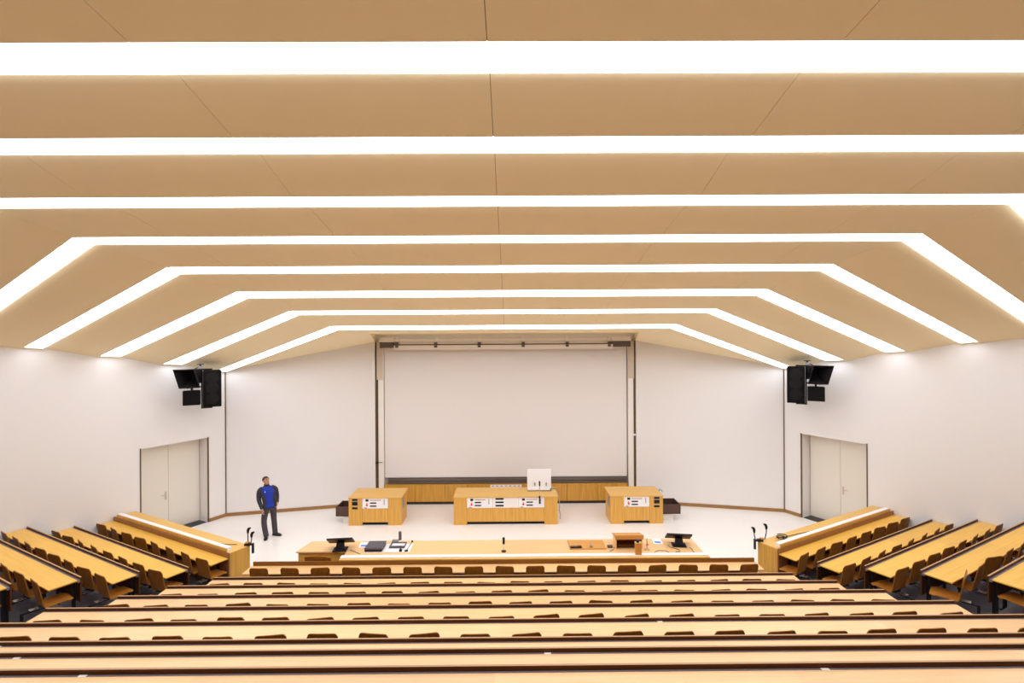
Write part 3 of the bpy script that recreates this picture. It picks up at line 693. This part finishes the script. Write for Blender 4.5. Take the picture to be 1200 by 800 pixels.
# ------------------------------------------------------------------ loudspeaker clusters under the ceiling
def speakers(sg, side):
    ox, oy = sg*8.77, 14.88
    t = thing('loudspeaker_cluster', 'black loudspeaker cluster hung from the ceiling in the %s corner' % side, 'loudspeaker', (ox, oy, 4.26), -sg*math.radians(30), 'loudspeaker clusters')
    b = MB(); b.box(-.235, .235, -.22, .22, -.55, .53, .015); b.build('tall_cabinet', M['speaker'], t)
    b = MB(); b.box(-.215, .215, -.235, -.22, -.52, .50, .006)
    b.build('grille', M['speaker'], t)
    for z in (.30, .02, -.30):
        b = MB(); b.tube([(0,-.236,z),(0,-.244,z)], [.17,.15], 24); b.build('driver', M['cone'], t)
    # horn opening outwards and towards the seats
    hx = sg*.62
    def ring(y, x0, x1, z0, z1): return [(x0,y,z0),(x1,y,z0),(x1,y,z1),(x0,y,z1)]
    b = MB(); q = (ring(-.62, hx-.30, hx+.20, .06, .60) if sg > 0 else ring(-.62, hx-.20, hx+.30, .06, .60))
    skew = sg*.12
    q = [(x+(skew if z > .3 else -skew*.2), y, z) for x, y, z in q]
    cx_ = sg*.46; r2 = ring(-.05, cx_-.10, cx_+.10, .22, .44); b2 = ring(-.08, cx_-.08, cx_+.08, .24, .42); qi = [((x-hx)*.93+hx, y-.002, (z-.33)*.93+.33) for x, y, z in q]
    v, f = b._add(q+r2+qi+b2, [(i,(i+1)%4,4+(i+1)%4,4+i) for i in range(4)]+[(8+i,(i+1)%4+8,12+(i+1)%4,12+i) for i in range(4)]+[(i,(i+1)%4,8+(i+1)%4,8+i) for i in range(4)]+[(4,5,6,7),(12,13,14,15)])
    b.build('horn', M['cone'], t)
    b = MB(); b.tube([(cx_,-.06,.33),(cx_,.14,.33)], .12, 18); b.build('horn_driver', M['speaker'], t, True)
    b = MB(); bx0, bx1 = sorted((sg*.28, sg*.50)); b.box(bx0, bx1, -.26, -.02, .34, .54, .01); b.box(bx0, bx1, -.18, -.02, .17, .34, .01); b.build('amplifier_box', M['speaker'], t)
    lx0, lx1 = sorted((sg*.29, sg*.72))
    b = MB(); b.prism([(lx0,-.48),(lx1,-.52),(lx1,-.22),((lx0+lx1)/2,-.12),(lx0,-.22)], -.44, -.03, .012); b.build('small_cabinet', M['speaker'], t)
    b = MB(); b.tube([(sg*.30,0,.53),(sg*.30,0,.70)], .028, 10); b.tube([(0,0,.56),(sg*.62,-.1,.56)], .022, 8); b.tube([(sg*.265,-.02,-.60),(sg*.265,-.02,.56)], .022, 8)
    b.tube([(sg*.27,-.02,.05),(sg*.62,-.36,.05)], .02, 8); b.tube([(sg*.265,-.02,-.58),(0,-.02,-.58)], .02, 8); b.tube([(sg*.5,-.36,.06),(sg*.5,-.36,-.04)], .03, 8)
    b.box(sg*.30-.09, sg*.30+.09, -.09, .09, .70, .72); b.tube([(sg*.30,0,.62),(sg*.42,-.10,.60),(sg*.50,-.14,.52)], .014, 7)
    b.build('mounting_frame', M['blackm'], t)
    b = MB(); b.box(sg*.30-.05, sg*.30+.05, -.06, -.02, .58, .66, .006); b.build('clamp', M['grey'], t)
speakers(-1, 'left'); speakers(1, 'right')

# ------------------------------------------------------------------ the person on the stage
man = thing('person', 'person in blue and dark jacket standing on the stage looking up to the right', 'person', (-6.87, 14.33, 0))
fa = math.radians(36); fw = Vector((sin(fa), -cos(fa), 0)); rt = Vector((fw.y, -fw.x, 0)); Z = Vector((0,0,1))
def lean(z): return .065*max(0, z)/.95 if z < .95 else .065-.115*(z-.95)/.68
def W(a, f, z): return rt*a+fw*f+Vector((lean(z), 0, z))
def loft(b, rings, n=28):
    """closed skin through elliptical rings (centre, half-axis vector, half-axis vector)"""
    vs = []; fs = []
    for c, p, q in rings: vs += [c+p*cos(2*pi*k/n)+q*sin(2*pi*k/n) for k in range(n)]
    for i in range(len(rings)-1):
        for k in range(n): fs.append((i*n+k, i*n+(k+1) % n, (i+1)*n+(k+1) % n, (i+1)*n+k))
    fs += [tuple(range(n-1, -1, -1)), tuple((len(rings)-1)*n+k for k in range(n))]
    b._add(vs, fs)
def torso(b, table, k=1.): loft(b, [(W(a, f, z), rt*ra*k, fw*rf*k) for a, f, z, ra, rf in table])
def smooth_path(pts, rs, n=4):
    """Catmull-Rom points between joints, so that limbs taper and bend softly"""
    P_, R_ = [], []
    for i in range(len(pts)-1):
        p0, p1, p2, p3 = pts[max(i-1,0)], pts[i], pts[i+1], pts[min(i+2,len(pts)-1)]
        for j in range(n):
            t = j/n; P_.append(.5*((2*p1)+(p2-p0)*t+(2*p0-5*p1+4*p2-p3)*t*t+(3*p1-p0-3*p2+p3)*t**3)); R_.append(rs[i]+(rs[i+1]-rs[i])*t)
    return P_+[pts[-1]], R_+[rs[-1]]
def limb(b, pts, rs, n=14): b.tube(*smooth_path(pts, rs), n)
TOR = [(0,.0,.84,.135,.105), (0,-.005,.92,.160,.118), (0,.0,1.04,.152,.110), (0,.01,1.16,.160,.115), (0,.012,1.28,.178,.122), (0,.004,1.37,.182,.112), (0,0,1.425,.150,.090), (0,.0,1.465,.090,.070), (0,.005,1.50,.062,.062)]
HD = math.radians(62); tl = .24
hf = Vector((sin(HD)*cos(tl), -cos(HD)*cos(tl), sin(tl))); hr = Vector((-cos(HD), -sin(HD), 0)); hu = hr.cross(hf)
if hu.z < 0: hu = -hu
HC = W(0, .03, 1.625)
def Hd(a, f, u): return HC+hr*a+hf*f+hu*u
armR = [W(.175,0,1.405), W(.205,-.01,1.34), W(.255,-.035,1.10), W(.205,.085,.845)]
armL = [W(-.175,0,1.405), W(-.205,-.015,1.34), W(-.240,-.13,1.12), W(-.185,.045,.955)]
legR = [W(.088,0,.90), W(.095,.02,.48)+Vector((-.02,-.04,0)), Vector((.012,-.115,.085))]
legL = [W(-.088,0,.90), W(-.10,.02,.48)+Vector((.015,.04,0)), Vector((.165,.105,.085))]
toes = {1: Vector((.30,-.95,0)).normalized(), -1: Vector((.97,-.24,0)).normalized()}
b = MB(); torso(b, TOR, .86)
b.tube(*smooth_path([W(0,.0,1.46), W(0,.02,1.53), Hd(0,-.015,-.06)], [.058,.054,.055]), 16)
loft(b, [(Hd(0,fo,u), hr*ra, hf*rf) for u, fo, ra, rf in ((-.112,.052,.020,.018), (-.100,.040,.040,.040), (-.075,.022,.056,.066), (-.04,.006,.067,.086), (0,.0,.073,.094), (.04,-.003,.074,.096), (.075,-.008,.066,.086), (.10,-.012,.046,.062), (.115,-.014,.018,.026))], 24)
limb(b, armR, [.040,.044,.037,.027]); limb(b, armL, [.040,.044,.037,.027])
limb(b, legR, [.078,.052,.036]); limb(b, legL, [.078,.052,.036])
for arm, side_v, curl in ((armR, (fw*.9+rt*-.3).normalized(), -rt), (armL, (fw*.5+Z*.8).normalized(), rt)):
    d = (arm[3]-arm[2]).normalized()
    if arm is armR: d = (d*.4+Vector((-.12,-.1,-1))*.6).normalized()
    side_v = (side_v-d*side_v.dot(d)).normalized(); nrm = d.cross(side_v).normalized()
    if nrm.dot(curl) < 0: nrm = -nrm
    w0 = arm[3]-d*.01
    loft(b, [(w0, side_v*.027, nrm*.021), (w0+d*.03, side_v*.035, nrm*.019), (w0+d*.075, side_v*.041, nrm*.017), (w0+d*.095, side_v*.038, nrm*.014)], 16)
    for j, ln in enumerate((.068, .078, .073, .056)):
        o_ = side_v*(.029-.0195*j); q0 = w0+d*.085+o_
        b.tube([q0, q0+d*ln*.45+nrm*.006, q0+d*ln*.78+nrm*.020, q0+d*ln*.95+nrm*.038], [.0098,.0092,.0085,.0072], 8)
    q0 = w0+d*.028+side_v*.030
    b.tube([q0, q0+side_v*.022+d*.022+nrm*.008, q0+side_v*.026+d*.050+nrm*.016, q0+side_v*.020+d*.070+nrm*.020], [.013,.0115,.010,.008], 8)
body = b.build('body', M['skin'], man, True)
rm = body.modifiers.new('one_skin', 'REMESH'); rm.mode = 'VOXEL'; rm.voxel_size = .006; rm.use_smooth_shade = True
b = MB(); b.tube([Hd(0,.086,.030), Hd(0,.098,.005), Hd(0,.116,-.020), Hd(0,.094,-.032)], [.008,.011,.015,.009], 8); b.build('nose', M['skin'], man, True)
for sgn in (-1, 1):
    b = MB(); b.ball(Hd(sgn*.031,.081,.018), .010); b.build('eye', M['eye'], man, True)
    b = MB(); b.tube([Hd(sgn*.013,.094,.040), Hd(sgn*.034,.088,.045), Hd(sgn*.052,.074,.038)], .006, 6); b.build('eyebrow', M['hair'], man, True)
    b = MB(); b.tube([Hd(sgn*.072,-.010,-.03), Hd(sgn*.081,-.018,0), Hd(sgn*.079,-.020,.028)], [.010,.016,.012], 8); b.build('ear', M['skin'], man, True)
b = MB(); b.tube([Hd(-.024,.076,-.060), Hd(0,.086,-.058), Hd(.024,.076,-.060)], .0065, 6); b.build('mouth', plain('lip', (.34,.13,.10), .5), man, True)
b = MB(); b.tube([Hd(-.045,.046,-.080), Hd(0,.072,-.098), Hd(.045,.046,-.080)], .012, 8); b.build('beard', plain('stubble', (.10,.06,.045), .7), man, True)
bm_ = MB(); bmesh.ops.create_uvsphere(bm_.bm, u_segments=28, v_segments=20, radius=1)
for v in list(bm_.bm.verts):
    a, f, u = v.co
    if (u < -.02 and f > -.30) or u < -.60 or (f > .50 and u < .40): bm_.bm.verts.remove(v)
for v in bm_.bm.verts:
    a, f, u = v.co; v.co = Hd(a*.084, f*.108-.010, u*.096+.030)
h_ = bm_.build('hair', M['hair'], man, True); sm = h_.modifiers.new('thick', 'SOLIDIFY'); sm.thickness = .012
# jacket: blue body, dark side panels, sleeves, collar
b = MB(); JT = [(0,-.002,.865,.176,.134)]+[(a,f,z,ra+.012,rf+.014) for a,f,z,ra,rf in TOR[1:8]]; torso(b, JT); jk = b.build('jacket', M['jacket'], man, True)
b = MB(); torso(b, [(0,-.002,.852,.170,.130), (0,-.002,.880,.180,.138)]); b.build('hem', M['sleeve'], jk, True)
for arm in (armR, armL):
    b = MB(); c_ = W(0, 0, 1.395); limb(b, [arm[0]+(c_-arm[0])*.35+Z*.012, arm[1], arm[2], arm[3]+(arm[2]-arm[3])*.05], [.066,.074,.060,.044]); b.build('sleeve', M['sleeve'], jk, True)
for sgn in (-1, 1):
    b = MB(); limb(b, [W(sgn*.120,.030,.88), W(sgn*.118,.045,1.04), W(sgn*.128,.050,1.20), W(sgn*.150,.030,1.34)], [.068,.070,.070,.056]); b.build('side_panel', M['sleeve'], jk, True)
b = MB(); loft(b, [(W(0,.004,1.455), rt*.088, fw*.074), (W(0,.008,1.49), rt*.074, fw*.072), (W(0,.012,1.525), rt*.070, fw*.070), (W(0,.012,1.527), rt*.060, fw*.060)]); b.build('collar', M['sleeve'], jk, True)
b = MB(); b.ball(W(.085,.118,1.335), .016, (1,1,1)); b.build('chest_badge', M['white'], jk)
# trousers: seat and two legs grown into one cloth surface
b = MB(); torso(b, [(0,-.004,.80,.150,.115), (0,-.008,.86,.166,.128), (0,-.004,.92,.166,.126), (0,0,.97,.158,.118)])
for lg in (legR, legL): limb(b, [lg[0]-Z*.02, lg[1], lg[2]-Z*.03], [.100,.076,.070])
tr = b.build('trousers', M['trouser'], man, True); rm = tr.modifiers.new('one_cloth', 'REMESH'); rm.mode = 'VOXEL'; rm.voxel_size = .012; rm.use_smooth_shade = True
for sgn, lg in ((1, legR), (-1, legL)):
    toe = toes[sgn]; an = Vector((lg[2].x, lg[2].y, 0)); sd = Vector((-toe.y, toe.x, 0))
    b = MB(); loft(b, [(an-toe*.082+Z*.05, sd*.022, Z*.035), (an-toe*.06+Z*.058, sd*.036, Z*.050), (an+Z*.062, sd*.042, Z*.056), (an+toe*.09+Z*.044, sd*.047, Z*.038), (an+toe*.15+Z*.038, sd*.044, Z*.030), (an+toe*.195+Z*.032, sd*.026, Z*.020)], 20)
    o = b.build('shoe', M['shoe'], man, True)
    b = MB(); P_ = [an-toe*.088+sd*.028, an-toe*.088-sd*.028, an+toe*.09-sd*.049, an+toe*.16-sd*.045, an+toe*.205-sd*.018, an+toe*.205+sd*.018, an+toe*.16+sd*.045, an+toe*.09+sd*.049]
    b.prism([(p.x,p.y) for p in P_], 0.001, .022, .004); b.build('sole', M['shoe'], o)

# ------------------------------------------------------------------ camera, world, view
cam = bpy.data.cameras.new('camera'); co = bpy.data.objects.new('camera', cam); C.objects.link(co)
cam.sensor_fit = 'HORIZONTAL'; cam.sensor_width = 36.; cam.lens = 36.*F_PX/1200.; cam.clip_start = .05; cam.clip_end = 100
YAW, ROLL = -.0052, -.0058
r0 = Vector((cos(YAW), sin(YAW), 0)); fw0 = Vector((-sin(YAW), cos(YAW), 0)); u0 = Vector((0,0,1))
right = r0*cos(ROLL)+u0*sin(ROLL); upv = u0*cos(ROLL)-r0*sin(ROLL); bk = -fw0
m = Matrix.Identity(4)
for i in range(3): m[i][0] = right[i]; m[i][1] = upv[i]; m[i][2] = bk[i]; m[i][3] = CAM[i]
co.matrix_world = m
sc = bpy.context.scene; sc.camera = co
w = bpy.data.worlds.new('world'); sc.world = w; w.use_nodes = True
w.node_tree.nodes['Background'].inputs[0].default_value = (0,0,0,1); w.node_tree.nodes['Background'].inputs[1].default_value = 0.
sc.view_settings.view_transform = 'Standard'; sc.view_settings.look = 'None'; sc.view_settings.exposure = 0.; sc.view_settings.gamma = 1
sc.view_settings.use_curve_mapping = False
sc.cycles.max_bounces = 12; sc.cycles.diffuse_bounces = 8; sc.cycles.glossy_bounces = 4; sc.cycles.use_denoising = True
sc.cycles.caustics_reflective = False; sc.cycles.caustics_refractive = False
